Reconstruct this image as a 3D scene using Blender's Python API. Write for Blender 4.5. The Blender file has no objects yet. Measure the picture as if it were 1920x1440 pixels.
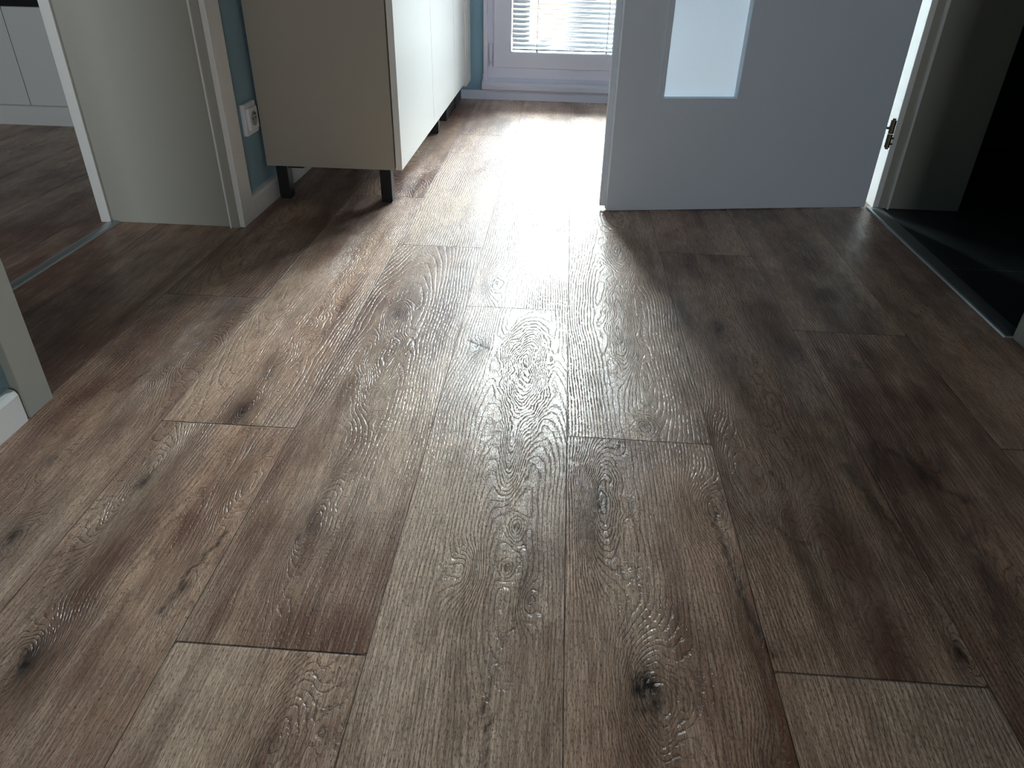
import bpy, bmesh, math, random
import numpy as np
from mathutils import Vector, Matrix

sc = bpy.context.scene
COL = sc.collection
random.seed(4)

# ------------------------------------------------------------------ camera
F, YAW, PIT, ROL, CH = 1360.11, -.05971, .55837, -.02203, .70
cam_d = bpy.data.cameras.new('camera'); cam = bpy.data.objects.new('camera', cam_d); COL.objects.link(cam)
cam_d.sensor_fit = 'HORIZONTAL'; cam_d.sensor_width = 36.0; cam_d.lens = 36.0 * F / 1920; cam_d.clip_start = .02; cam_d.clip_end = 200
fwd = Vector((math.sin(YAW) * math.cos(PIT), math.cos(YAW) * math.cos(PIT), -math.sin(PIT)))
right = Vector((math.cos(YAW), -math.sin(YAW), 0)); down = fwd.cross(right)
r2 = math.cos(ROL) * right + math.sin(ROL) * down; d2 = -math.sin(ROL) * right + math.cos(ROL) * down
M3 = Matrix((r2, -d2, -fwd)).transposed()
cam.matrix_world = Matrix.Translation((0, 0, CH)) @ M3.to_4x4()
sc.camera = cam

# ------------------------------------------------------------------ world, sun, light, exposure
sc.view_settings.view_transform = 'Standard'; sc.view_settings.look = 'None'
sc.view_settings.gamma = 1; sc.view_settings.use_curve_mapping = False
sc.view_settings.exposure = 0.2
w = bpy.data.worlds.new('sky'); sc.world = w; w.use_nodes = True
nt = w.node_tree; bg = nt.nodes['Background']
tc = nt.nodes.new('ShaderNodeTexCoord'); sp = nt.nodes.new('ShaderNodeSeparateXYZ'); cr = nt.nodes.new('ShaderNodeValToRGB')
nt.links.new(tc.outputs['Generated'], sp.inputs[0]); nt.links.new(sp.outputs['Z'], cr.inputs[0]); nt.links.new(cr.outputs[0], bg.inputs[0])
cr.color_ramp.elements[0].position = 0.0; cr.color_ramp.elements[0].color = (.34, .40, .45, 1)
cr.color_ramp.elements[1].position = .55; cr.color_ramp.elements[1].color = (.90, .97, 1, 1)
bg.inputs[1].default_value = 84.0

sun_d = bpy.data.lights.new('sun', 'SUN'); sun_d.energy = 26; sun_d.angle = math.radians(.5); sun_d.color = (1, .93, .82)
sun = bpy.data.objects.new('sun', sun_d); COL.objects.link(sun)
sun.rotation_euler = Vector((-2.9, -1.0, -1.3)).to_track_quat('-Z', 'Y').to_euler(); sun.location = (4, 6, 6)

def area(name, loc, target, sx, sy, power, color, portal=False):
    d = bpy.data.lights.new(name, 'AREA'); d.shape = 'RECTANGLE'; d.size = sx; d.size_y = sy; d.energy = power; d.color = color
    o = bpy.data.objects.new(name, d); COL.objects.link(o); o.location = loc
    o.rotation_euler = (Vector(target) - Vector(loc)).to_track_quat('-Z', 'Y').to_euler()
    if portal: d.cycles.is_portal = True
    return o
area('balcony_portal', (.08, 3.83, 1.15), (.08, 0, 1.15), .98, 2.0, 1, (1, 1, 1), portal=True)
area('hall_fill', (.64, -2.4, .95), (.0, 2.0, .3), .6, .8, 19, (.93, .97, 1.0))  # added fill lamp behind the viewer, brightens upright faces; no window there
area('kitchen_daylight', (-1.72, -.9, 1.15), (-2.1, 2.8, .3), .6, 1.2, 21, (.88, .95, 1.0))

sc.cycles.use_denoising = True
sc.cycles.max_bounces = 10; sc.cycles.diffuse_bounces = 5; sc.cycles.glossy_bounces = 4; sc.cycles.transmission_bounces = 8; sc.cycles.transparent_max_bounces = 12
sc.cycles.caustics_reflective = False; sc.cycles.caustics_refractive = False; sc.cycles.sample_clamp_indirect = 6
sc.cycles.use_light_tree = True; sc.cycles.filter_width = 1.1

# ------------------------------------------------------------------ materials
def srgb(r, g, b):
    f = lambda c: (c / 255 / 12.92) if c / 255 <= .04045 else ((c / 255 + .055) / 1.055) ** 2.4
    return (f(r), f(g), f(b), 1)

def mat(name, col, rough=.5, metal=0.0, bump=0.0, bscale=400, spec=.5, vary=.0):
    m = bpy.data.materials.new(name); m.use_nodes = True
    n = m.node_tree; b = n.nodes['Principled BSDF']
    b.inputs['Base Color'].default_value = col; b.inputs['Roughness'].default_value = rough; b.inputs['Metallic'].default_value = metal
    b.inputs['Specular IOR Level'].default_value = spec
    tc = n.nodes.new('ShaderNodeTexCoord')
    nz = n.nodes.new('ShaderNodeTexNoise'); nz.inputs['Scale'].default_value = bscale; nz.inputs['Detail'].default_value = 2
    n.links.new(tc.outputs['Object'], nz.inputs['Vector'])
    if vary:
        mx = n.nodes.new('ShaderNodeMix'); mx.data_type = 'RGBA'
        mx.inputs['A'].default_value = tuple(c * (1 - vary) for c in col[:3]) + (1,); mx.inputs['B'].default_value = tuple(min(1, c * (1 + vary)) for c in col[:3]) + (1,)
        n.links.new(nz.outputs['Fac'], mx.inputs['Factor']); n.links.new(mx.outputs['Result'], b.inputs['Base Color'])
    if bump:
        bp = n.nodes.new('ShaderNodeBump'); bp.inputs['Strength'].default_value = bump; bp.inputs['Distance'].default_value = .001
        n.links.new(nz.outputs['Fac'], bp.inputs['Height']); n.links.new(bp.outputs[0], b.inputs['Normal'])
    return m

M_white = mat('white_lacquer', srgb(240, 241, 238), .42, vary=.05)
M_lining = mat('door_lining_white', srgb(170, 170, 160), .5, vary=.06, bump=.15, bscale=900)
M_leaf = mat('door_leaf_white', srgb(220, 232, 244), .5, vary=.06, bump=.15, bscale=900)
M_cab = mat('cabinet_cream_white', srgb(240, 241, 238), .38, vary=.05)
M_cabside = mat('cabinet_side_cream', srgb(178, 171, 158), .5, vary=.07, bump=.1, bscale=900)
M_blue = mat('blue_wall_paint', srgb(140, 172, 186), .85, vary=.05, bump=.3, bscale=300)
M_wallw = mat('grey_white_wall_paint', srgb(134, 136, 136), .9, vary=.04, bump=.3, bscale=300)
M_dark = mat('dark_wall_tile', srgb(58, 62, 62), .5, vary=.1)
M_ceil = mat('ceiling_paint', srgb(128, 130, 132), .9, vary=.03)
M_pvc = mat('pvc_white', srgb(228, 230, 246), .35, vary=.03)
M_black = mat('black_matt', srgb(16, 16, 17), .5, vary=.2)
M_blacklt = mat('leg_grey_face', srgb(70, 72, 75), .4, vary=.2)
M_alu = mat('brushed_aluminium', srgb(176, 184, 186), .38, metal=.85, bump=.2, bscale=1500)
M_nickel = mat('hinge_steel', srgb(122, 116, 98), .35, metal=.9)
M_plastic = mat('socket_plastic', srgb(235, 237, 242), .3)
M_orange = mat('orange_facade_render', (.030, .0180, .0105, 1), .9, vary=.06)
M_yellow = mat('yellow_facade_render', (.046, .031, .018, 1), .9, vary=.05)
M_conc = mat('balcony_concrete', srgb(205, 205, 200), .9, vary=.08)
M_navy = mat('dark_blue_metal', (.0004, .0009, .0018, 1), .5, vary=.1)
M_cord = mat('cord_grey', srgb(50, 56, 62), .8)
M_rail = mat('blind_rail_blue_grey', srgb(120, 146, 158), .4)

# blind slat: thin lacquered strip that lets some daylight through
M_slat = bpy.data.materials.new('blind_slat'); M_slat.use_nodes = True
n = M_slat.node_tree; b = n.nodes['Principled BSDF']; b.inputs['Base Color'].default_value = srgb(222, 226, 230); b.inputs['Roughness'].default_value = .4
tr = n.nodes.new('ShaderNodeBsdfTranslucent'); tr.inputs[0].default_value = (.55, .58, .62, 1); ms = n.nodes.new('ShaderNodeMixShader'); ms.inputs[0].default_value = .30
n.links.new(b.outputs[0], ms.inputs[1]); n.links.new(tr.outputs[0], ms.inputs[2]); n.links.new(ms.outputs[0], n.nodes['Material Output'].inputs[0])

# clear pane
M_glass = bpy.data.materials.new('clear_glass'); M_glass.use_nodes = True
n = M_glass.node_tree; n.nodes.remove(n.nodes['Principled BSDF'])
tp = n.nodes.new('ShaderNodeBsdfTransparent'); tp.inputs[0].default_value = (.93, .96, .96, 1)
gl = n.nodes.new('ShaderNodeBsdfGlossy'); gl.inputs['Roughness'].default_value = .02; fr = n.nodes.new('ShaderNodeFresnel'); fr.inputs[0].default_value = 1.45
ms = n.nodes.new('ShaderNodeMixShader'); n.links.new(fr.outputs[0], ms.inputs[0]); n.links.new(tp.outputs[0], ms.inputs[1]); n.links.new(gl.outputs[0], ms.inputs[2])
n.links.new(ms.outputs[0], n.nodes['Material Output'].inputs[0])

# satin (frosted) pane
M_frost = bpy.data.materials.new('frosted_glass'); M_frost.use_nodes = True
n = M_frost.node_tree; b = n.nodes['Principled BSDF']; b.inputs['Base Color'].default_value = srgb(225, 235, 245); b.inputs['Roughness'].default_value = .35
tr = n.nodes.new('ShaderNodeBsdfTranslucent'); tr.inputs[0].default_value = (.82, .86, .90, 1); ms = n.nodes.new('ShaderNodeMixShader'); ms.inputs[0].default_value = .85
rf = n.nodes.new('ShaderNodeBsdfRefraction'); rf.inputs['Roughness'].default_value = .42; rf.inputs['IOR'].default_value = 1.25; rf.inputs['Color'].default_value = (.80, .86, .92, 1)
m2 = n.nodes.new('ShaderNodeMixShader'); m2.inputs[0].default_value = .40; n.links.new(tr.outputs[0], m2.inputs[1]); n.links.new(rf.outputs[0], m2.inputs[2])
n.links.new(b.outputs[0], ms.inputs[1]); n.links.new(m2.outputs[0], ms.inputs[2]); n.links.new(ms.outputs[0], n.nodes['Material Output'].inputs[0])

# dark floor tiles
M_tile = bpy.data.materials.new('dark_floor_tile'); M_tile.use_nodes = True
n = M_tile.node_tree; b = n.nodes['Principled BSDF']; b.inputs['Roughness'].default_value = .42
tc = n.nodes.new('ShaderNodeTexCoord'); mp = n.nodes.new('ShaderNodeMapping'); mp.inputs['Location'].default_value = (-.36, .02, 0); br = n.nodes.new('ShaderNodeTexBrick')
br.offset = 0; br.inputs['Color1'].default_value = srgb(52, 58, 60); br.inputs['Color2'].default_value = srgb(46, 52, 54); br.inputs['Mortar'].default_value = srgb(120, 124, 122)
br.inputs['Scale'].default_value = 1; br.inputs['Mortar Size'].default_value = .0016; br.inputs['Brick Width'].default_value = .6; br.inputs['Row Height'].default_value = .6
n.links.new(tc.outputs['Object'], mp.inputs[0]); n.links.new(mp.outputs[0], br.inputs[0]); n.links.new(br.outputs[0], b.inputs['Base Color'])

# ------------------------------------------------------------------ wood plank material (reads the grain field stored on the planks)
M_wood = bpy.data.materials.new('oak_vinyl_plank'); M_wood.use_nodes = True
N = M_wood.node_tree; bs = N.nodes['Principled BSDF']
def nn(t, **k):
    q = N.nodes.new(t)
    for a, v in k.items(): setattr(q, a, v)
    return q
def math_(op, a, b=None, c=None, clamp=False):
    q = nn('ShaderNodeMath', operation=op); q.use_clamp = clamp
    for i, v in enumerate((a, b, c)):
        if v is None: continue
        if isinstance(v, (int, float)): q.inputs[i].default_value = v
        else: N.links.new(v, q.inputs[i])
    return q.outputs[0]
def attr(name):
    return nn('ShaderNodeAttribute', attribute_name=name).outputs['Fac']
def mrange(v, a, b, c, d):
    q = nn('ShaderNodeMapRange'); q.interpolation_type = 'SMOOTHSTEP'
    N.links.new(v, q.inputs[0])
    for i, x in enumerate((a, b, c, d)): q.inputs[i + 1].default_value = x
    return q.outputs[0]
def noise(vec, scale, detail=2, rough=.5):
    q = nn('ShaderNodeTexNoise'); q.inputs['Scale'].default_value = scale; q.inputs['Detail'].default_value = detail; q.inputs['Roughness'].default_value = rough
    N.links.new(vec, q.inputs['Vector']); return q.outputs['Fac']
def mixc(f, a, b, mode='MIX'):
    q = nn('ShaderNodeMix', data_type='RGBA', blend_type=mode)
    if isinstance(f, (int, float)): q.inputs['Factor'].default_value = f
    else: N.links.new(f, q.inputs['Factor'])
    for nm, v in (('A', a), ('B', b)):
        if isinstance(v, tuple): q.inputs[nm].default_value = v
        else: N.links.new(v, q.inputs[nm])
    return q.outputs['Result']
geo = nn('ShaderNodeTexCoord'); pos = geo.outputs['Object']
sxyz = nn('ShaderNodeSeparateXYZ'); N.links.new(pos, sxyz.inputs[0])
gx, gy = sxyz.outputs[0], sxyz.outputs[1]
gr, kn, tone, hue, edge, gst = attr('grain'), attr('knot'), attr('tone'), attr('hue'), attr('edge'), attr('gstr')
def vec(a, b, c=None):
    q = nn('ShaderNodeCombineXYZ')
    for i, v in enumerate((a, b, c)):
        if v is None: continue
        if isinstance(v, (int, float)): q.inputs[i].default_value = v
        else: N.links.new(v, q.inputs[i])
    return q.outputs[0]
fine = noise(vec(math_('MULTIPLY', gx, 420.0), math_('MULTIPLY', gy, 22.0)), 1, 4, .65)          # hair-fine fibres
jit = noise(pos, 260, 2, .5)
gj = math_('ADD', gr, math_('MULTIPLY', math_('SUBTRACT', jit, .5), .26))
fr_ = math_('FRACT', gj); ring = math_('FLOOR', gj)
tri = math_('ABSOLUTE', math_('SUBTRACT', fr_, .5))                                             # 0 at groove centre
dash = noise(vec(math_('MULTIPLY', ring, 7.31), math_('MULTIPLY', gy, 150.0), math_('MULTIPLY', gx, 150.0)), 1, 1, .5)
wid = math_('MULTIPLY', mrange(dash, .38, .60, .10, 1.0), .30)
groove = math_('SUBTRACT', 1.0, math_('DIVIDE', tri, math_('ADD', wid, .02)), clamp=True)
groove = math_('MULTIPLY', groove, gst)
pores = mrange(noise(vec(math_('MULTIPLY', gx, 900.0), math_('MULTIPLY', gy, 170.0)), 1, 1, .5), .57, .66, 0, 1)
seam = mrange(edge, .0004, .0022, 1, 0)
# colour
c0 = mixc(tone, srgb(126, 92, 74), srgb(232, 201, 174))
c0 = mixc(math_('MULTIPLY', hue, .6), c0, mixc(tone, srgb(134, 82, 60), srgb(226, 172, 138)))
c0 = mixc(mrange(fine, .35, .62, 0, .55), c0, srgb(96, 72, 60))
c0 = mixc(mrange(noise(vec(math_('MULTIPLY', gx, 330.0), math_('MULTIPLY', gy, 14.0), 3.0), 1, 3, .6), 0.52, .68, 0, .26), c0, srgb(226, 210, 190))
c0 = mixc(math_('MULTIPLY', groove, .40), c0, srgb(62, 48, 40))
c0 = mixc(math_('MULTIPLY', pores, .5), c0, srgb(66, 52, 44))
c0 = mixc(kn, c0, srgb(34, 26, 22))
c0 = mixc(math_('MULTIPLY', seam, .75), c0, srgb(30, 24, 20))
N.links.new(c0, bs.inputs['Base Color'])
# relief
hgt = math_('ADD', math_('MULTIPLY', groove, -1.0), math_('MULTIPLY', pores, -.45))
hgt = math_('ADD', hgt, math_('MULTIPLY', fine, .35))
hgt = math_('ADD', hgt, math_('MULTIPLY', seam, -.8))
hgt = math_('ADD', hgt, math_('MULTIPLY', noise(pos, 38, 2), .8))
hgt = math_('ADD', hgt, math_('MULTIPLY', kn, -1.0))
bp = nn('ShaderNodeBump'); bp.inputs['Strength'].default_value = 1.0; bp.inputs['Distance'].default_value = .0009
N.links.new(hgt, bp.inputs['Height']); N.links.new(bp.outputs[0], bs.inputs['Normal'])
rg = math_('ADD', .29, math_('MULTIPLY', groove, .15))
rg = math_('ADD', rg, math_('MULTIPLY', mrange(noise(vec(math_('MULTIPLY', gx, 6.0), math_('MULTIPLY', gy, 5.0)), 1, 3), .35, .7, 0, 1), .10))
N.links.new(rg, bs.inputs['Roughness']); bs.inputs['Specular IOR Level'].default_value = .27
cw = mrange(noise(vec(math_('MULTIPLY', gx, 16.0), math_('MULTIPLY', gy, 5.0), 7.0), 1, 4, .6), .36, .66, .05, .36)
N.links.new(math_('MULTIPLY', cw, math_('SUBTRACT', 1.0, math_('MULTIPLY', kn, .6))), bs.inputs['Coat Weight']); bs.inputs['Coat Roughness'].default_value = .14; bs.inputs['Coat IOR'].default_value = 1.5
N.links.new(bp.outputs[0], bs.inputs['Coat Normal'])

# ------------------------------------------------------------------ object helpers
def tag(o, label=None, cat=None, group=None, kind=None):
    if label: o['label'] = label
    if cat: o['category'] = cat
    if group: o['group'] = group
    if kind: o['kind'] = kind
    return o
def thing(name, loc, label, cat, kind=None, group=None, rotz=0):
    o = bpy.data.objects.new(name, None); COL.objects.link(o); o.location = loc; o.rotation_euler = (0, 0, rotz)
    o.empty_display_size = .05
    return tag(o, label, cat, group, kind)
def box(bm, x0, x1, y0, y1, z0, z1, bev=0.0, seg=2):
    t = bmesh.new()
    bmesh.ops.create_cube(t, size=1, matrix=Matrix.Translation(((x0 + x1) / 2, (y0 + y1) / 2, (z0 + z1) / 2)) @ Matrix.Diagonal((x1 - x0, y1 - y0, z1 - z0, 1)))
    if bev > 0: bmesh.ops.bevel(t, geom=t.edges[:], offset=bev, segments=seg, profile=.6, affect='EDGES', clamp_overlap=True)
    me = bpy.data.meshes.new('t'); t.to_mesh(me); t.free(); bm.from_mesh(me); bpy.data.meshes.remove(me)
def cyl(bm, p, q, r, seg=20, r2=None):
    p, q = Vector(p), Vector(q); d = q - p
    M = Matrix.Translation((p + q) / 2) @ d.to_track_quat('Z', 'Y').to_matrix().to_4x4()
    bmesh.ops.create_cone(bm, cap_ends=True, segments=seg, radius1=r, radius2=r2 if r2 is not None else r, depth=d.length, matrix=M)
def prism(bm, pts, axis, a, b):
    """closed outline pts (two coords) swept along axis from a to b"""
    def P(u, v, t): return (t, u, v) if axis == 'x' else ((u, t, v) if axis == 'y' else (u, v, t))
    A = [bm.verts.new(P(u, v, a)) for u, v in pts]; B = [bm.verts.new(P(u, v, b)) for u, v in pts]
    k = len(pts)
    for i in range(k): bm.faces.new((A[i], A[(i + 1) % k], B[(i + 1) % k], B[i]))
    bm.faces.new(A[::-1]); bm.faces.new(B)
    bmesh.ops.recalc_face_normals(bm, faces=bm.faces[:])
def obj(name, bm, m, parent=None, label=None, smooth=False):
    me = bpy.data.meshes.new(name); bm.to_mesh(me); bm.free(); me.materials.append(m)
    o = bpy.data.objects.new(name, me); COL.objects.link(o)
    if parent is not None: o.parent = parent
    if label: o['label'] = label
    if smooth:
        for p in me.polygons: p.use_smooth = True
    return o
def struct(name, bm, m, label, cat):
    return tag(obj(name, bm, m), label, cat, kind='structure')
def boxes(*bs, bev=0.0):
    bm = bmesh.new()
    for b_ in bs: box(bm, *b_, bev=bev)
    return bm

# ------------------------------------------------------------------ plank floor
class VN:                                                   # smooth lattice noise
    def __init__(s, seed): s.g = np.random.RandomState(seed).rand(128, 128)
    def __call__(s, x, y):
        xi, yi = np.floor(x).astype(int), np.floor(y).astype(int); fx, fy = x - xi, y - yi
        fx = fx * fx * fx * (fx * (fx * 6 - 15) + 10); fy = fy * fy * fy * (fy * (fy * 6 - 15) + 10)
        g = lambda a, b_: s.g[a % 128, b_ % 128]
        return (g(xi, yi) * (1 - fx) + g(xi + 1, yi) * fx) * (1 - fy) + (g(xi, yi + 1) * (1 - fx) + g(xi + 1, yi + 1) * fx) * fy - .5
vn = [VN(i) for i in range(8)]
def fbm(k, x, y, o=3):
    r = 0
    for i in range(o): r = r + vn[(k + i) % 8](x * 2 ** i + 17 * i, y * 2 ** i + 31 * i) / 2 ** i
    return r
# knots and swirls: x, y, rx, ry, rings, darkness
KN = [(-.594, .795, .030, .130, 13, .75), (-.566, .480, .034, .060, 11, 1.0), (-.318, .735, .024, .110, 9, .6), (-.325, .697, .010, .020, 3, .8),
      (-.036, .744, .014, .026, 5, .6), (-.042, .669, .010, .018, 4, .7), (-.012, .615, .014, .03, 4, .3), (-.097, .660, .022, .04, 6, .0),
      (.087, .815, .028, .120, 13, .7), (.126, .501, .036, .075, 12, 1.0), (-.331, 1.373, .022, .060, 9, .75), (-.318, 1.190, .030, .16, 11, .15),
      (-.047, 1.180, .036, .17, 18, .25), (-.14, 1.251, .012, .03, 3, .95), (.347, 1.384, .034, .075, 12, .8), (.359, 1.150, .030, .17, 11, .45),
      (.466, 1.340, .024, .09, 9, .5), (.163, 1.799, .034, .13, 12, .4), (.147, 1.480, .030, .15, 10, .5), (.144, 1.300, .026, .14, 9, .4),
      (-.683, 1.205, .040, .16, 13, .3), (-.716, 1.115, .014, .05, 4, .7), (-.513, .985, .022, .05, 8, .9), (-.516, 1.100, .022, .12, 8, .35),
      (.492, .584, .016, .034, 5, 1.0), (.49, .837, .02, .16, 5, .25), (.381, .712, .034, .16, 11, .2), (-.262, .400, .040, .11, 13, .4),
      (.583, .919, .022, .06, 6, .8), (-.139, 2.378, .032, .12, 11, .3), (.001, 1.939, .026, .16, 11, .3), (-.015, 2.335, .028, .14, 9, .3),
      (-.142, 1.561, .020, .08, 6, .8), (-.51, 1.683, .034, .20, 10, .1), (-.516, 1.352, .034, .18, 12, .15), (.589, 1.264, .016, .03, 4, .8),
      (.293, .907, .034, .15, 9, .2), (.345, .79, .020, .06, 7, .3), (.259, .62, .014, .10, 5, .3), (.235, .81, .028, .06, 8, .35),
      (.165, 1.01, .018, .03, 4, .6), (.329, 1.712, .02, .05, 6, .6), (.612, 1.853, .03, .12, 8, .3), (-.44, .60, .016, .06, 6, .7),
      (-.444, .80, .018, .08, 6, .3), (-.752, .832, .016, .05, 4, .5), (-.705, .663, .020, .05, 6, .9), (-.05, .87, .018, .06, 6, .3),
      (-.054, .95, .012, .04, 4, .2), (.24, .43, .02, .04, 4, .4), (.60, .60, .03, .2, 8, .1), (-.2745, 2.485, .02, .05, 5, .4), (-.46, 2.3, .03, .12, 8, .3),
      (-.60, 2.0, .03, .12, 8, .4), (-.78, 1.75, .02, .1, 6, .5), (.62, 2.3, .03, .12, 8, .4), (.42, 2.2, .02, .1, 6, .5), (.80, 1.5, .03, .14, 8, .5), (-.75, .40, .03, .1, 8, .4)]
# dark flowing cracks / mineral streaks: x0,y0,x1,y1,width,darkness
CR = [(-.447, .62, -.424, .70, .0035, .9), (-.452, .56, -.447, .62, .003, .8), (-.040, .36, -.046, .50, .0025, .8), (-.046, .50, -.022, .60, .0025, .6),
      (-.022, .60, -.03, .86, .003, .45), (.243, .80, .256, .66, .004, .85), (.256, .66, .272, .56, .004, .8), (-.165, 1.270, -.125, 1.243, .007, .9),
      (.588, 1.248, .612, 1.246, .003, 1.), (.345, .905, .362, .86, .003, .8), (.318, .80, .345, .755, .003, .8), (.345, .755, .362, .75, .003, .8),
      (-.515, 1.10, -.505, 1.17, .004, .6), (-.735, 1.09, -.755, 1.02, .004, .6), (.56, .98, .62, .86, .010, .6), (.47, .93, .50, .72, .010, .5),
      (.54, 1.0, .50, .88, .008, .4), (-.56, 1.20, -.40, 1.205, .001, .0), (.70, 1.7, .66, 1.3, .02, .35), (.68, 1.2, .63, .95, .016, .35), (.60, .8, .54, .55, .012, .4)]
# per-plank layout and tone: column bounds, end joints, (tone, hue)
XB = [-1.318, -1.090, -.864, -.637, -.413, -.190, .034, .269, .504, .739, .972]
YE = {0: [1.1, 2.3], 1: [.75, 1.97, 3.19], 2: [.20, 1.42, 2.64], 3: [.945, 2.165, 3.385], 4: [.522, 1.775, 2.99], 5: [.21, 1.43, 2.65], 6: [.966, 2.186, 3.40], 7: [.54, 1.80, 3.02], 8: [.17, 1.39, 2.61], 9: [1.0, 2.22, 3.44]}
TN = {(0, 0): (.30, .6), (0, 1): (.22, .6), (1, 0): (.40, .6), (1, 1): (.20, .6), (1, 2): (.22, .6), (2, 0): (.62, .5), (2, 1): (.56, .6), (2, 2): (.20, .7), (2, 3): (.25, .6),  # tones partly painted: right planks lifted for light, far-left ones lowered for shade
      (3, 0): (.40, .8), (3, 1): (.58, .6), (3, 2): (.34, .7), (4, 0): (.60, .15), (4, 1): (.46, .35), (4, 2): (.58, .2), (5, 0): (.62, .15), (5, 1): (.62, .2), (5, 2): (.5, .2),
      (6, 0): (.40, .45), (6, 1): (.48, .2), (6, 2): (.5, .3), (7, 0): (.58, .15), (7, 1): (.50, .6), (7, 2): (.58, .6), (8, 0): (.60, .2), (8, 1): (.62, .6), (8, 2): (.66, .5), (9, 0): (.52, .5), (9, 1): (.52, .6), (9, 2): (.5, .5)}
def plank_patch(x0, x1, y0, y1, step, ci, pi, FV, FF, FA, real=True, rs=None):
    nx = max(2, int((x1 - x0) / step) + 1); ny = max(2, int((y1 - y0) / step) + 1)
    X, Y = np.meshgrid(np.linspace(x0, x1, nx), np.linspace(y0, y1, ny))
    s = ci * 13.7 + pi * 5.3; rr = np.random.RandomState(int(ci * 31 + pi * 7 + 5))
    # base rings: nearly straight, gently wandering, denser towards one side
    warp = .012 * fbm(0, X * 5 + s, Y * 1.6 + s) * 2 + .0010 * fbm(2, X * 22 + s, Y * 9 + s, 3) * 2
    uc = (x0 + x1) / 2 + rr.uniform(-.05, .05)
    g = (X + warp) * rr.uniform(150, 185)
    # cathedral: nested arches down the middle of the plank
    dpt = .085 * (Y - rr.uniform(y0, y1)) * rr.choice([-1, 1]) + .012 * fbm(4, X * 0 + s, Y * 3 + s) * 2
    cath = np.sqrt((X + warp * 1.4 - uc) ** 2 + dpt ** 2) * 185
    wgt = rr.uniform(0, 1) > .45
    if wgt: g = cath
    K = np.zeros_like(X); ST = np.zeros_like(X)
    for (kx, ky, rx, ry, a, dk) in (KN if real else []):
        if not (x0 - .004 < kx < x1 + .004 and y0 - .004 < ky < y1 + .004): continue
        jx = .20 * rx * fbm(3, X * 30 + kx * 50, Y * 14 + ky * 50, 3) * 2
        dx = X - kx + jx; dy = Y - ky
        q = (dx / rx) ** 2 + (np.where(dy > 0, dy / ry, dy / (ry * 1.25))) ** 2
        g = g + a * 1.15 * np.exp(-q)
        ST = np.maximum(ST, np.exp(-q * .35))
        qk = (dx / (rx * .46)) ** 2 + (dy / (min(ry, rx * 2.2) * .52)) ** 2
        K = np.maximum(K, dk * np.exp(-qk * 1.0) * (.95 + .7 * fbm(5, X * 160, Y * 90, 2)))
        K = np.maximum(K, dk * .30 * np.exp(-q * 1.6))
    g = g + .42 * fbm(1, X * 36 + s, Y * 10 + s, 3)
    for (a0, b0, a1, b1, wd, dk) in (CR if real else []):
        if not (x0 - .01 < (a0 + a1) / 2 < x1 + .01 and y0 < (b0 + b1) / 2 < y1): continue
        ux, uy = a1 - a0, b1 - b0; L2 = ux * ux + uy * uy
        t = np.clip(((X - a0) * ux + (Y - b0) * uy) / L2, 0, 1)
        jx = .006 * fbm(6, X * 10, Y * 45, 3) * 2
        d = np.hypot(X + jx - a0 - t * ux, (Y - b0 - t * uy))
        ww = wd * (.5 + 1.2 * np.abs(fbm(2, X * 50, Y * 40, 2)))
        K = np.maximum(K, dk * np.exp(-(d / ww) ** 2))
    t0, h0 = TN.get((ci, pi), (rr.uniform(.38, .58), rr.uniform(.1, .7)))
    lo = fbm(3, X * 9 + s * 2, Y * 2.0 + s, 4); st = fbm(6, X * 45 + s, Y * 2.6 + s, 3); bl = fbm(1, X * 14 + s, Y * 11 + s * 3, 3)
    T = np.clip(t0 + .08 + .85 * lo + .50 * st + .45 * bl, .0, 1)
    Hu = np.clip(h0 + .9 * fbm(5, X * 7 + s, Y * 2.2 + s, 3), 0, 1)
    G = np.clip(.62 + 1.1 * fbm(7, X * 9 + s, Y * 2.2 + s, 3) + .45 * ST, .12, 1)
    ED = np.minimum(np.minimum(X - x0, x1 - X) * 1.7 + .0003, np.minimum(Y - y0, y1 - Y)); ED = np.clip(ED, 0, .01)
    off = sum(len(v) for v in FV)
    FV.append(np.stack([X.ravel(), Y.ravel(), np.zeros(X.size)], 1))
    i = np.arange(nx * ny).reshape(ny, nx)
    FF.append(np.stack([i[:-1, :-1].ravel(), i[:-1, 1:].ravel(), i[1:, 1:].ravel(), i[1:, :-1].ravel()], 1) + off)
    for k, v in zip(('grain', 'knot', 'tone', 'hue', 'edge', 'gstr'), (g, np.clip(K, 0, 1), T, Hu, ED, G)): FA.setdefault(k, []).append(v.ravel())
def plank_mesh(name, FV, FF, FA):
    V = np.concatenate(FV); Q = np.concatenate(FF)
    me = bpy.data.meshes.new(name); me.vertices.add(len(V)); me.vertices.foreach_set('co', V.astype(np.float32).ravel())
    me.loops.add(Q.size); me.loops.foreach_set('vertex_index', Q.astype(np.int32).ravel())
    me.polygons.add(len(Q)); me.polygons.foreach_set('loop_start', np.arange(0, Q.size, 4, dtype=np.int32)); me.polygons.foreach_set('loop_total', np.full(len(Q), 4, dtype=np.int32))
    me.update(calc_edges=True)
    for k, v in FA.items():
        a = me.attributes.new(k, 'FLOAT', 'POINT'); a.data.foreach_set('value', np.concatenate(v).astype(np.float32))
    me.materials.append(M_wood)
    o = bpy.data.objects.new(name, me); COL.objects.link(o); return o
FV, FF, FA = [], [], {}
for ci in range(10):
    ys = [-.2 if ci > 8 or ci < 3 else .05] + [y for y in YE[ci] if y > .1] + [3.742]
    j0 = 0 if YE[ci][0] > .1 and YE[ci][0] >= .5 else -1
    for j in range(len(ys) - 1):
        plank_patch(XB[ci], XB[ci + 1], ys[j], ys[j + 1], .004, ci, (j if YE[ci][0] >= .5 else j), FV, FF, FA)
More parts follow.
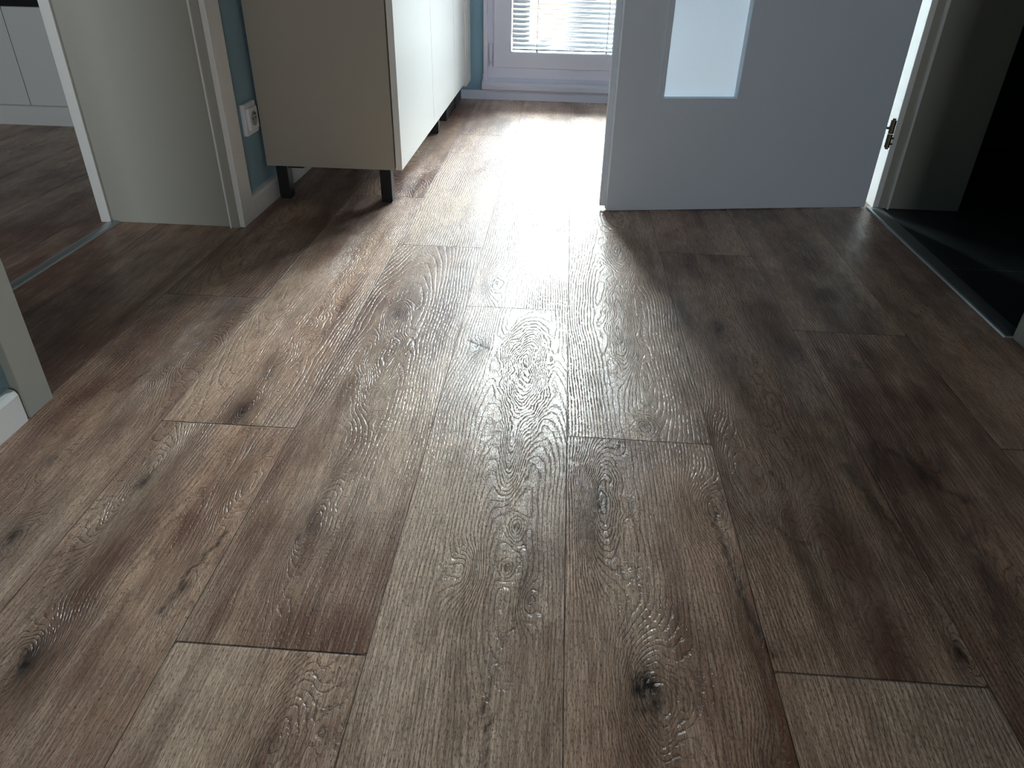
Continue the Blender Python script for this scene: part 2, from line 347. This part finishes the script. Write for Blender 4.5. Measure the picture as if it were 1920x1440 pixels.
# behind the camera and in the kitchen: coarser planks
FV2, FF2, FA2 = [], [], {}
fl = plank_mesh('floor', FV, FF, FA); tag(fl, 'brown grey oak plank floor of the hall with the window glare', 'floor', kind='structure')
x = -1.318; ci = 20
while x > -4.1:
    ys = [-1.2] + [y for y in np.arange(-1.2 + (ci * .47) % 1.2, 3.4, 1.22)] + [3.45]
    for j in range(len(ys) - 1):
        if ys[j + 1] - ys[j] > .02: plank_patch(x - .228, x, ys[j], ys[j + 1], .010, ci, j, FV2, FF2, FA2, real=False)
    x -= .228; ci += 1
fl2 = plank_mesh('floor', FV2, FF2, FA2); tag(fl2, 'oak plank floor of the side room with the white low cabinet', 'floor', kind='structure')
FV3, FF3, FA3 = [], [], {}
for ci in range(10):
    plank_patch(XB[ci], XB[ci + 1], -2.6, -1.0 + .1 * (ci % 3), .02, 40 + ci, 0, FV3, FF3, FA3, real=False)
    plank_patch(XB[ci], XB[ci + 1], -1.0 + .1 * (ci % 3), (-.2 if ci > 8 or ci < 3 else .05), .02, 60 + ci, 0, FV3, FF3, FA3, real=False)
fl3 = plank_mesh('floor', FV3, FF3, FA3); tag(fl3, 'oak plank floor at the near end of the hall', 'floor', kind='structure')
struct('floor', boxes((-4.3, 3.4, -2.75, 3.80, -.10, -.006)), M_conc, 'concrete slab under the floor coverings', 'floor')
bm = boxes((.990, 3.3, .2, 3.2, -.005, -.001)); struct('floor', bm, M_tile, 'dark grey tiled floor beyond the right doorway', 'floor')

# ------------------------------------------------------------------ walls, ceiling
XL, XR = -.868, .975
bm = boxes((-1.228, XL, -2.6, .965, 0, 2.6), (-1.228, XL, .965, 1.872, 2.0, 2.6), (-1.228, XL, 1.872, 3.742, 0, 2.6))
struct('wall_left', bm, M_blue, 'light blue wall on the left with the doorway to the side room', 'wall')
bm = boxes((XR, 1.225, -2.6, 1.37, 0, 2.6), (XR, 1.225, 1.37, 2.27, 2.03, 2.6), (XR, 1.225, 2.27, 3.742, 0, 2.6))
struct('wall_right', bm, M_wallw, 'pale grey wall on the right with the doorway to the dark tiled room', 'wall')
WX0, WX1 = -.372, .56
bm = boxes((-1.228, WX0, 3.742, 3.805, 0, 2.6), (WX1, 1.225, 3.742, 3.805, 0, 2.6), (WX0, WX1, 3.742, 3.805, 2.16, 2.6), (WX0, WX1, 3.742, 3.805, -.02, .083))
struct('wall_far', bm, M_blue, 'blue end wall around the glazed balcony door', 'wall')
struct('wall_back', boxes((-1.228, 1.225, -2.75, -2.6, 0, 2.6)), M_wallw, 'plain wall behind the viewer at the near end of the hall', 'wall')
struct('ceiling', boxes((-4.3, 3.4, -2.75, 4.02, 2.6, 2.7)), M_ceil, 'plain grey ceiling over the hall', 'ceiling')
struct('wall_kitchen', boxes((-4.3, -1.228, 3.42, 3.55, 0, 2.6), (-4.3, -4.15, -1.3, 3.42, 0, 2.6), (-4.3, -1.228, -1.45, -1.2, 0, 2.6)), M_wallw, 'pale grey walls of the side room on the left', 'wall')
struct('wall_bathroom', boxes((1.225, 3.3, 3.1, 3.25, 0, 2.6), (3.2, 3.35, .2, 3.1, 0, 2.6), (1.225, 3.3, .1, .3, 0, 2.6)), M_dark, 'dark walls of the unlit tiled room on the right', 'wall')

# ------------------------------------------------------------------ skirting
def skirting(name, axis, a, b, face, wall, h, label, m=M_white):
    s = 1 if face > wall else -1
    pts = [(wall, 0), (face, 0), (face, h - .010), (face - s * .004, h - .002), (face - s * .009, h), (wall, h)]
    bm = bmesh.new()
    if axis == 'y': prism(bm, pts, 'y', a, b)
    else: prism(bm, pts, 'x', a, b)
    return struct(name, bm, m, label, 'skirting board')
skirting('baseboard_left', 'y', -2.6, .925, -.853, XL, .060, 'white skirting board in the lower left corner of the view')
skirting('baseboard_left', 'y', 1.925, 3.742, -.848, XL, .060, 'white skirting board under the blue wall beside the wall socket')
skirting('baseboard_far', 'x', XL, .97, 3.722, 3.742, .042, 'white skirting strip under the balcony door sill', M_pvc)
skirting('baseboard_right', 'y', -2.6, 1.33, .958, XR, .060, 'white skirting board on the near right wall')
skirting('baseboard_right', 'y', 2.33, 3.742, .958, XR, .060, 'white skirting board on the far right wall behind the open door')

# ------------------------------------------------------------------ left door lining (deep jamb) and casings
bm = boxes((-1.225, -.862, 1.850, 1.872, 0, 2.0), bev=.0012)
t1 = thing('trim_1', (-.86, 1.86, 0), 'deep white door lining at the far side of the left doorway', 'door frame', kind='structure')
def under(o, p):
    o.parent = p; o.matrix_parent_inverse = Matrix.Translation(-Vector(p.location)) if True else None
    return o
def part(name, bm, m, p, label=None):
    o = obj(name, bm, m, label=label); o.parent = p
    o.matrix_parent_inverse = (Matrix.Translation(p.location) @ p.rotation_euler.to_matrix().to_4x4()).inverted()
    return o
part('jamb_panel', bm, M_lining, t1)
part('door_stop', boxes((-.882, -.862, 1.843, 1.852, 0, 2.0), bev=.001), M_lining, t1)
part('seal_bead', boxes((-.886, -.8815, 1.838, 1.852, 0, 2.0), bev=.001), M_white, t1, 'thin white bead along the door stop')
part('casing', boxes((-.868, -.848, 1.848, 1.925, 0, 2.08), bev=.002), M_white, t1)
part('edge_strip', boxes((-1.250, -1.222, 1.842, 1.912, 0, 2.0), bev=.002), M_white, t1)
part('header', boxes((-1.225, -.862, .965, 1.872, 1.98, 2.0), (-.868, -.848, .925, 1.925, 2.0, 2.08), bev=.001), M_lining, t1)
t2 = thing('trim_2', (-.86, .96, 0), 'white door casing at the left edge of the view, nearest the viewer', 'door frame', kind='structure')
part('casing', boxes((-.868, -.853, .931, .993, 0, 2.0), bev=.0015), M_lining, t2)
part('jamb_panel', boxes((-1.225, -.862, .965, .985, 0, 1.98), bev=.001), M_lining, t2)
tb = thing('threshold_strip', (-1.215, 1.42, 0), 'aluminium threshold strip across the left doorway', 'threshold')
bm = bmesh.new()
pts = [(-1.232, 0), (-1.228, .003), (-1.220, .0045), (-1.212, .0045), (-1.204, .003), (-1.200, 0)]
prism(bm, pts, 'y', .985, 1.850); part('metal_profile', bm, M_alu, tb)

# ------------------------------------------------------------------ right door lining, casings and threshold
t3 = thing('trim_3', (1.0, 2.25, 0), 'dark side of the right door lining next to the hinges', 'door frame', kind='structure')
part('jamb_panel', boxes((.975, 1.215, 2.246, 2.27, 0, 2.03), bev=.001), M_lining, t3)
part('casing', boxes((.960, .979, 2.246, 2.318, 0, 2.09), bev=.0015), M_white, t3)
part('door_stop', boxes((.9975, 1.004, 2.234, 2.247, 0, 2.03), bev=.001), M_white, t3, 'narrow rubber door stop')
part('header', boxes((.960, 1.215, 1.37, 2.27, 2.01, 2.03), (.960, .978, 1.33, 2.318, 2.03, 2.09), bev=.001), M_lining, t3)
t4 = thing('trim_4', (1.0, 1.38, 0), 'pale door casing at the right edge of the view', 'door frame', kind='structure')
part('casing', boxes((.958, .978, 1.330, 1.405, 0, 2.03), bev=.0015), M_lining, t4)
part('jamb_panel', boxes((.972, 1.215, 1.37, 1.392, 0, 2.01), bev=.001), M_lining, t4)
tb = thing('threshold_strip', (.96, 1.8, 0), 'grey metal threshold plate beside the dark tiles on the right', 'threshold')
bm = bmesh.new(); prism(bm, [(.940, 0), (.942, .0035), (.946, .0045), (.985, .003), (.992, -.002), (.99, -.004), (.94, -.004)], 'y', 1.404, 2.246); part('metal_profile', bm, M_alu, tb)

# ------------------------------------------------------------------ open hall door with frosted strip window
ang = math.radians(9.80); DL = .805; T = .040
d2t = thing('door_2', (.142, 2.107, 0), 'open grey-white door leaf with a frosted glass strip', 'door', kind='structure', rotz=ang)
gx0, gx1, gz0, gz1, z0, z1 = .132, .341, .318, 1.78, .003, 1.985
def lbox(bm, x0, x1, y0, y1, za, zb, bev=.0015): box(bm, x0, x1, y0, y1, za, zb, bev=bev)
def lpart(name, bm, m, p=d2t, label=None): return obj(name, bm, m, p, label)
bm = bmesh.new()
lbox(bm, 0, gx0, 0, T, z0, z1); lbox(bm, gx1, DL, 0, T, z0, z1); lbox(bm, gx0 - .001, gx1 + .001, 0, T, z0, gz0); lbox(bm, gx0 - .001, gx1 + .001, 0, T, gz1, z1)
bm.free()
bm = bmesh.new()                                         # one slab with a window opening
def ring_slab(bm, X0, X1, Z0, Z1, x0, x1, za, zb, ya, yb):
    o = [(X0, Z0), (X1, Z0), (X1, Z1), (X0, Z1)]; i = [(x0, za), (x1, za), (x1, zb), (x0, zb)]
    vo = [[bm.verts.new((p[0], y, p[1])) for p in o] for y in (ya, yb)]; vi = [[bm.verts.new((p[0], y, p[1])) for p in i] for y in (ya, yb)]
    for k in range(4):
        l = (k + 1) % 4
        bm.faces.new((vo[0][k], vo[0][l], vi[0][l], vi[0][k])); bm.faces.new((vo[1][l], vo[1][k], vi[1][k], vi[1][l]))
        bm.faces.new((vo[0][l], vo[0][k], vo[1][k], vo[1][l])); bm.faces.new((vi[0][k], vi[0][l], vi[1][l], vi[1][k]))
    bmesh.ops.recalc_face_normals(bm, faces=bm.faces[:])
ring_slab(bm, 0, DL, z0, z1, gx0, gx1, gz0, gz1, 0, T - .012)
leaf = lpart('door_leaf', bm, M_leaf)
bv = leaf.modifiers.new('bevel', 'BEVEL'); bv.width = .0015; bv.segments = 2; bv.limit_method = 'ANGLE'
bm = bmesh.new(); lbox(bm, -.013, DL - .0, T - .0125, T, z0 + .004, z1, .001)
bm.free()
bm = bmesh.new(); ring_slab(bm, -.014, DL, z0 + .006, z1 + .01, gx0 - .002, gx1 + .002, gz0 - .002, gz1 + .002, T - .012, T); lpart('rebate_edge', bm, M_leaf, label='stepped rebate lip at the free edge')
bm = bmesh.new(); ring_slab(bm, gx0 - .013, gx1 + .013, gz0 - .010, gz1 + .010, gx0, gx1, gz0, gz1, -.003, .002); bead = lpart('glazing_bead', bm, M_leaf, label='slim raised moulding around the glass')
bm = bmesh.new(); lbox(bm, gx0 - .004, gx1 + .004, .0235, .0275, gz0 - .004, gz1 + .004, .0004); lpart('glass_pane', bm, M_frost, label='frosted white glass')
def hinge(parent_fn, z):
    bm = bmesh.new(); cyl(bm, (.9475, 2.238, z - .038), (.9475, 2.238, z - .001), .0075); cyl(bm, (.9475, 2.238, z + .001), (.9475, 2.238, z + .038), .0075)
    cyl(bm, (.9475, 2.238, z - .043), (.9475, 2.238, z - .038), .0045); cyl(bm, (.9475, 2.238, z + .038), (.9475, 2.238, z + .043), .0045)
    box(bm, .935, .9475, 2.240, 2.246, z + .012, z + .018); box(bm, .9475, .962, 2.240, 2.246, z - .016, z - .011); box(bm, .9475, .962, 2.240, 2.246, z - .032, z - .027)
    return bm
for z in (.222, 1.75):
    o = obj('hinge', hinge(None, z), M_nickel, label='dull steel barrel hinge'); o.parent = d2t
    o.matrix_parent_inverse = (Matrix.Translation(d2t.location) @ Matrix.Rotation(ang, 4, 'Z')).inverted()
bm = bmesh.new(); cyl(bm, (.055, -.045, 1.02), (.055, 0, 1.02), .009); cyl(bm, (.055, -.045, 1.02), (.175, -.045, 1.02), .009); box(bm, .035, .075, -.006, 0, .90, 1.07, bev=.002)
lpart('handle', bm, M_nickel)

# ------------------------------------------------------------------ balcony door with sill and blind
d1 = thing('door_1', (.09, 3.75, .08), 'white framed glazed balcony door at the far end', 'door', kind='structure')
bm = bmesh.new(); ring_slab(bm, WX0, WX1, .084, 2.16, WX0 + .045, WX1 - .045, .150, 2.11, 3.735, 3.803)
part('frame', bm, M_pvc, d1)
SX0, SX1, SZ0, SZ1 = -.345, .533, .145, 2.125; GX0, GX1, GZ0, GZ1 = -.262, .452, .216, 2.045
bm = bmesh.new(); ring_slab(bm, SX0, SX1, SZ0, SZ1, GX0, GX1, GZ0, GZ1, 3.718, 3.80)
sash = part('sash', bm, M_pvc, d1); bv = sash.modifiers.new('bevel', 'BEVEL'); bv.width = .005; bv.segments = 3; bv.limit_method = 'ANGLE'
bm = bmesh.new(); ring_slab(bm, GX0 - .002, GX1 + .002, GZ0 - .002, GZ1 + .002, GX0 + .012, GX1 - .012, GZ0 + .012, GZ1 - .012, 3.735, 3.79)
bm.free()
part('glass_pane', boxes((GX0 - .005, GX1 + .005, 3.764, 3.770, GZ0 - .005, GZ1 + .005)), M_glass, d1)
bm = bmesh.new(); cyl(bm, (-.358, 3.722, .170), (-.358, 3.722, .250), .008); cyl(bm, (-.358, 3.722, .150), (-.358, 3.722, .165), .0075); part('hinge', bm, M_pvc, d1)
bm = bmesh.new(); cyl(bm, (-.358, 3.722, 1.95), (-.358, 3.722, 2.03), .008); part('hinge', bm, M_pvc, d1)
bm = bmesh.new(); box(bm, .478, .505, 3.708, 3.718, 1.0, 1.13, bev=.002); cyl(bm, (.491, 3.70, 1.065), (.491, 3.67, 1.065), .009); box(bm, .480, .502, 3.662, 3.676, .94, 1.075, bev=.003); part('handle', bm, M_pvc, d1)
# reveal trim + sill board with rounded nose
bm = boxes((-.392, WX0, 3.715, 3.745, .085, 2.18), (WX1, WX1 + .02, 3.715, 3.745, .085, 2.18), (-.392, WX1 + .02, 3.715, 3.745, 2.16, 2.18), bev=.003)
struct('trim_5', bm, M_pvc, 'slim white trim around the balcony door frame', 'trim')
bm = bmesh.new(); pts = [(3.760, .044), (3.705, .044), (3.700, .050), (3.698, .068)] + [(3.698 + .016 * (1 - math.cos(a)), .068 + .018 * math.sin(a)) for a in [math.radians(q) for q in (15, 35, 55, 75, 90)]] + [(3.735, .100), (3.738, .113), (3.760, .113)]
prism(bm, pts, 'x', -.398, .60); struct('trim_6', bm, M_pvc, 'rounded white plastic sill step below the balcony door', 'sill')

bl = thing('venetian_blind', (.09, 3.745, .22), 'white venetian blind in front of the balcony door glass', 'blind')
bm = bmesh.new(); z = .243; tilt = math.radians(36)
while z < 2.0:
    # curved slat, inner edge low
    k = 6; pr_ = []
    for i in range(k + 1):
        u = (i / k - .5) * .025; cv = .0022 * (1 - (2 * i / k - 1) ** 2)
        yy = 3.748 + u * math.cos(tilt) - cv * math.sin(tilt); zz = z + u * math.sin(tilt) + cv * math.cos(tilt); pr_.append((yy, zz))
    top = [bm.verts.new((GX0 + .005, p[0], p[1])) for p in pr_]; bot = [bm.verts.new((GX1 - .005, p[0], p[1])) for p in pr_]
    for i in range(k): bm.faces.new((top[i], top[i + 1], bot[i + 1], bot[i]))
    z += .0205
slats = part('slats', bm, M_slat, bl)
for p in slats.data.polygons: p.use_smooth = True
so = slats.modifiers.new('thick', 'SOLIDIFY'); so.thickness = .0004
part('bottom_rail', boxes((GX0 + .004, GX1 - .004, 3.737, 3.757, .222, .2285), bev=.002), M_rail, bl)
part('head_rail', boxes((GX0 + .004, GX1 - .004, 3.733, 3.760, 2.005, 2.035), bev=.002), M_pvc, bl)
for cx in (-.141, .186):
    bm = bmesh.new(); cyl(bm, (cx, 3.7385, .224), (cx, 3.7385, 2.01), .0011, 6); cyl(bm, (cx + .004, 3.758, .224), (cx + .004, 3.758, 2.01), .0007, 6)
    z = .243
    while z < 2.0: cyl(bm, (cx, 3.7385, z - .008), (cx + .004, 3.758, z + .008), .0004, 5); z += .0205
    part('ladder_cord', bm, M_cord, bl)
    bm = bmesh.new(); cyl(bm, (cx, 3.747, .214), (cx, 3.747, .223), .0055, 12, .0035); part('cord_clip', bm, M_rail, bl)

# ------------------------------------------------------------------ outside the balcony door
tag(obj('sky_cut_slab', boxes((-2.5, 3.0, 3.9, 4.68, 2.74, 2.9)), M_conc), 'unseen pale slab added above the balcony to cut steep sky light', 'balcony', kind='structure')  # unseen slab, added to keep steep sky light off the floor near the door
ob = boxes((-2.5, 3.0, 3.806, 5.5, -.12, .06)); tag(obj('balcony_slab', ob, M_conc), 'pale balcony floor outside the glazed door', 'balcony', kind='structure')
tag(obj('outer_wall', boxes((-16, -4.31, 3.5, 3.9, -6, 13), (3.41, 16, 3.5, 3.9, -6, 13), (-4.31, 3.41, 3.5, 3.9, 2.72, 13), (-4.31, 3.41, 3.5, 3.9, -6, -.13)), M_conc), 'outer wall of the house above and beside the balcony door', 'wall', kind='structure')
bd = thing('apartment_building', (0, 15, -6), 'orange and yellow rendered building seen through the blind', 'building')
part('facade', boxes((-14, .50, 15, 19, -6, 2.6)), M_orange, bd, 'orange rendered wall')
part('facade', boxes((.50, 14, 15, 19, -6, 2.6)), M_yellow, bd, 'pale yellow rendered wall')
part('roof_edge', boxes((-14.2, 14.2, 14.8, 19.2, 2.6, 2.8)), M_conc, bd)
tag(obj('ground', boxes((-40, 40, 5.6, 15, -6.1, -6)), mat('asphalt', srgb(60, 60, 62), .9, vary=.1)), 'grey ground far below the balcony', 'ground', kind='structure')
lb = thing('folding_chair_frame', (.02, 4.35, .06), 'dark blue slanted metal frame standing on the balcony', 'chair frame')
for (o0, o1) in ((-.036, -.024), (-.019, .036)):
    bm = bmesh.new(); prism(bm, [(o0, .06), (o1, .06), (.377 + o1, 1.3), (.377 + o0, 1.3)], 'y', 4.34, 4.37); part('leg', bm, M_navy, lb)

# ------------------------------------------------------------------ wall cabinets along the blue wall
bc = thing('base_cabinet', (-.67, 2.9, 0), 'cream white cabinet row on black legs against the blue wall', 'cabinet')
CT = .86
part('carcass', boxes((-.858, -.479, 2.086, 3.530, .1035, CT), bev=.001), M_cabside, bc)
for (a, b_) in ((2.088, 2.661), (2.664, 3.205), (3.208, 3.528)):
    part('door', boxes((-.4755, -.4575, a, b_, .1035, CT), bev=.0012), M_cab, bc)
part('filler_panel', boxes((-.858, -.452, 3.531, 3.712, .088, CT), bev=.001), M_cab, bc)
part('top', boxes((-.858, -.440, 2.076, 3.712, CT, CT + .03), bev=.002), M_cab, bc)
for (lx, ly) in ((-.513, 2.124), (-.823, 2.124), (-.513, 3.0), (-.823, 3.0), (-.513, 3.49), (-.823, 3.49)):
    bm = bmesh.new(); box(bm, lx - .0165, lx + .0165, ly - .018, ly + .018, .004, .1035, bev=.001); box(bm, lx - .014, lx + .014, ly - .015, ly + .015, 0, .005)
    part('leg', bm, M_black, bc)
part('leg_bracket', boxes((-.802, -.755, 2.105, 2.140, .094, .1035)), M_black, bc)
part('under_rail', boxes((-.84, -.50, 2.14, 3.5, .095, .1035)), M_black, bc)
part('plinth', boxes((-.84, -.50, 3.22, 3.70, 0, .088)), M_black, bc)  # far-end plinth, lengthened to block light and darken the floor under the cabinets

# ------------------------------------------------------------------ wall socket
ws = thing('wall_socket', (-.868, 2.03, .247), 'white wall socket on the narrow blue wall beside the cabinet', 'socket')
bm = bmesh.new(); box(bm, -.868, -.856, 1.985, 2.068, .208, .290, bev=.003); part('faceplate', bm, M_plastic, ws)
bm = bmesh.new(); box(bm, -.857, -.849, 1.999, 2.058, .220, .278, bev=.0025)
part('socket_insert', bm, M_plastic, ws)
bm = bmesh.new(); cyl(bm, (-.8495, 2.0285, .249), (-.8485, 2.0285, .249), .0195, 32); rec = part('recess', bm, mat('socket_recess_grey', srgb(165, 170, 178), .5), ws, 'round grey recess')
bm = bmesh.new()
for dy in (-.0095, .0095): cyl(bm, (-.8486, 2.0285 + dy, .249), (-.8480, 2.0285 + dy, .249), .0026, 12)
part('contact_hole', bm, M_black, ws)
bm = bmesh.new(); cyl(bm, (-.8490, 2.0285, .262), (-.8420, 2.0285, .262), .0024, 12); part('earth_pin', bm, M_nickel, ws)

# ------------------------------------------------------------------ low cabinet in the side room
lc = thing('low_cabinet', (-2.4, 3.0, 0), 'white low cabinet with a black top in the side room', 'cabinet')
part('plinth', boxes((-3.6, -1.45, 2.885, 3.40, 0, .083), bev=.001), M_white, lc)
part('carcass', boxes((-3.6, -1.45, 2.868, 3.41, .083, .432)), M_white, lc)
xs = [-3.6, -3.05, -2.568, -2.083, -1.60]
for a, b_ in zip(xs[:-1], xs[1:]): part('door', boxes((a + .0015, b_ - .0015, 2.850, 2.868, .085, .430), bev=.0012), M_white, lc)
part('top', boxes((-3.62, -1.43, 2.845, 3.415, .4325, .452), bev=.002), M_black, lc, 'black top board')
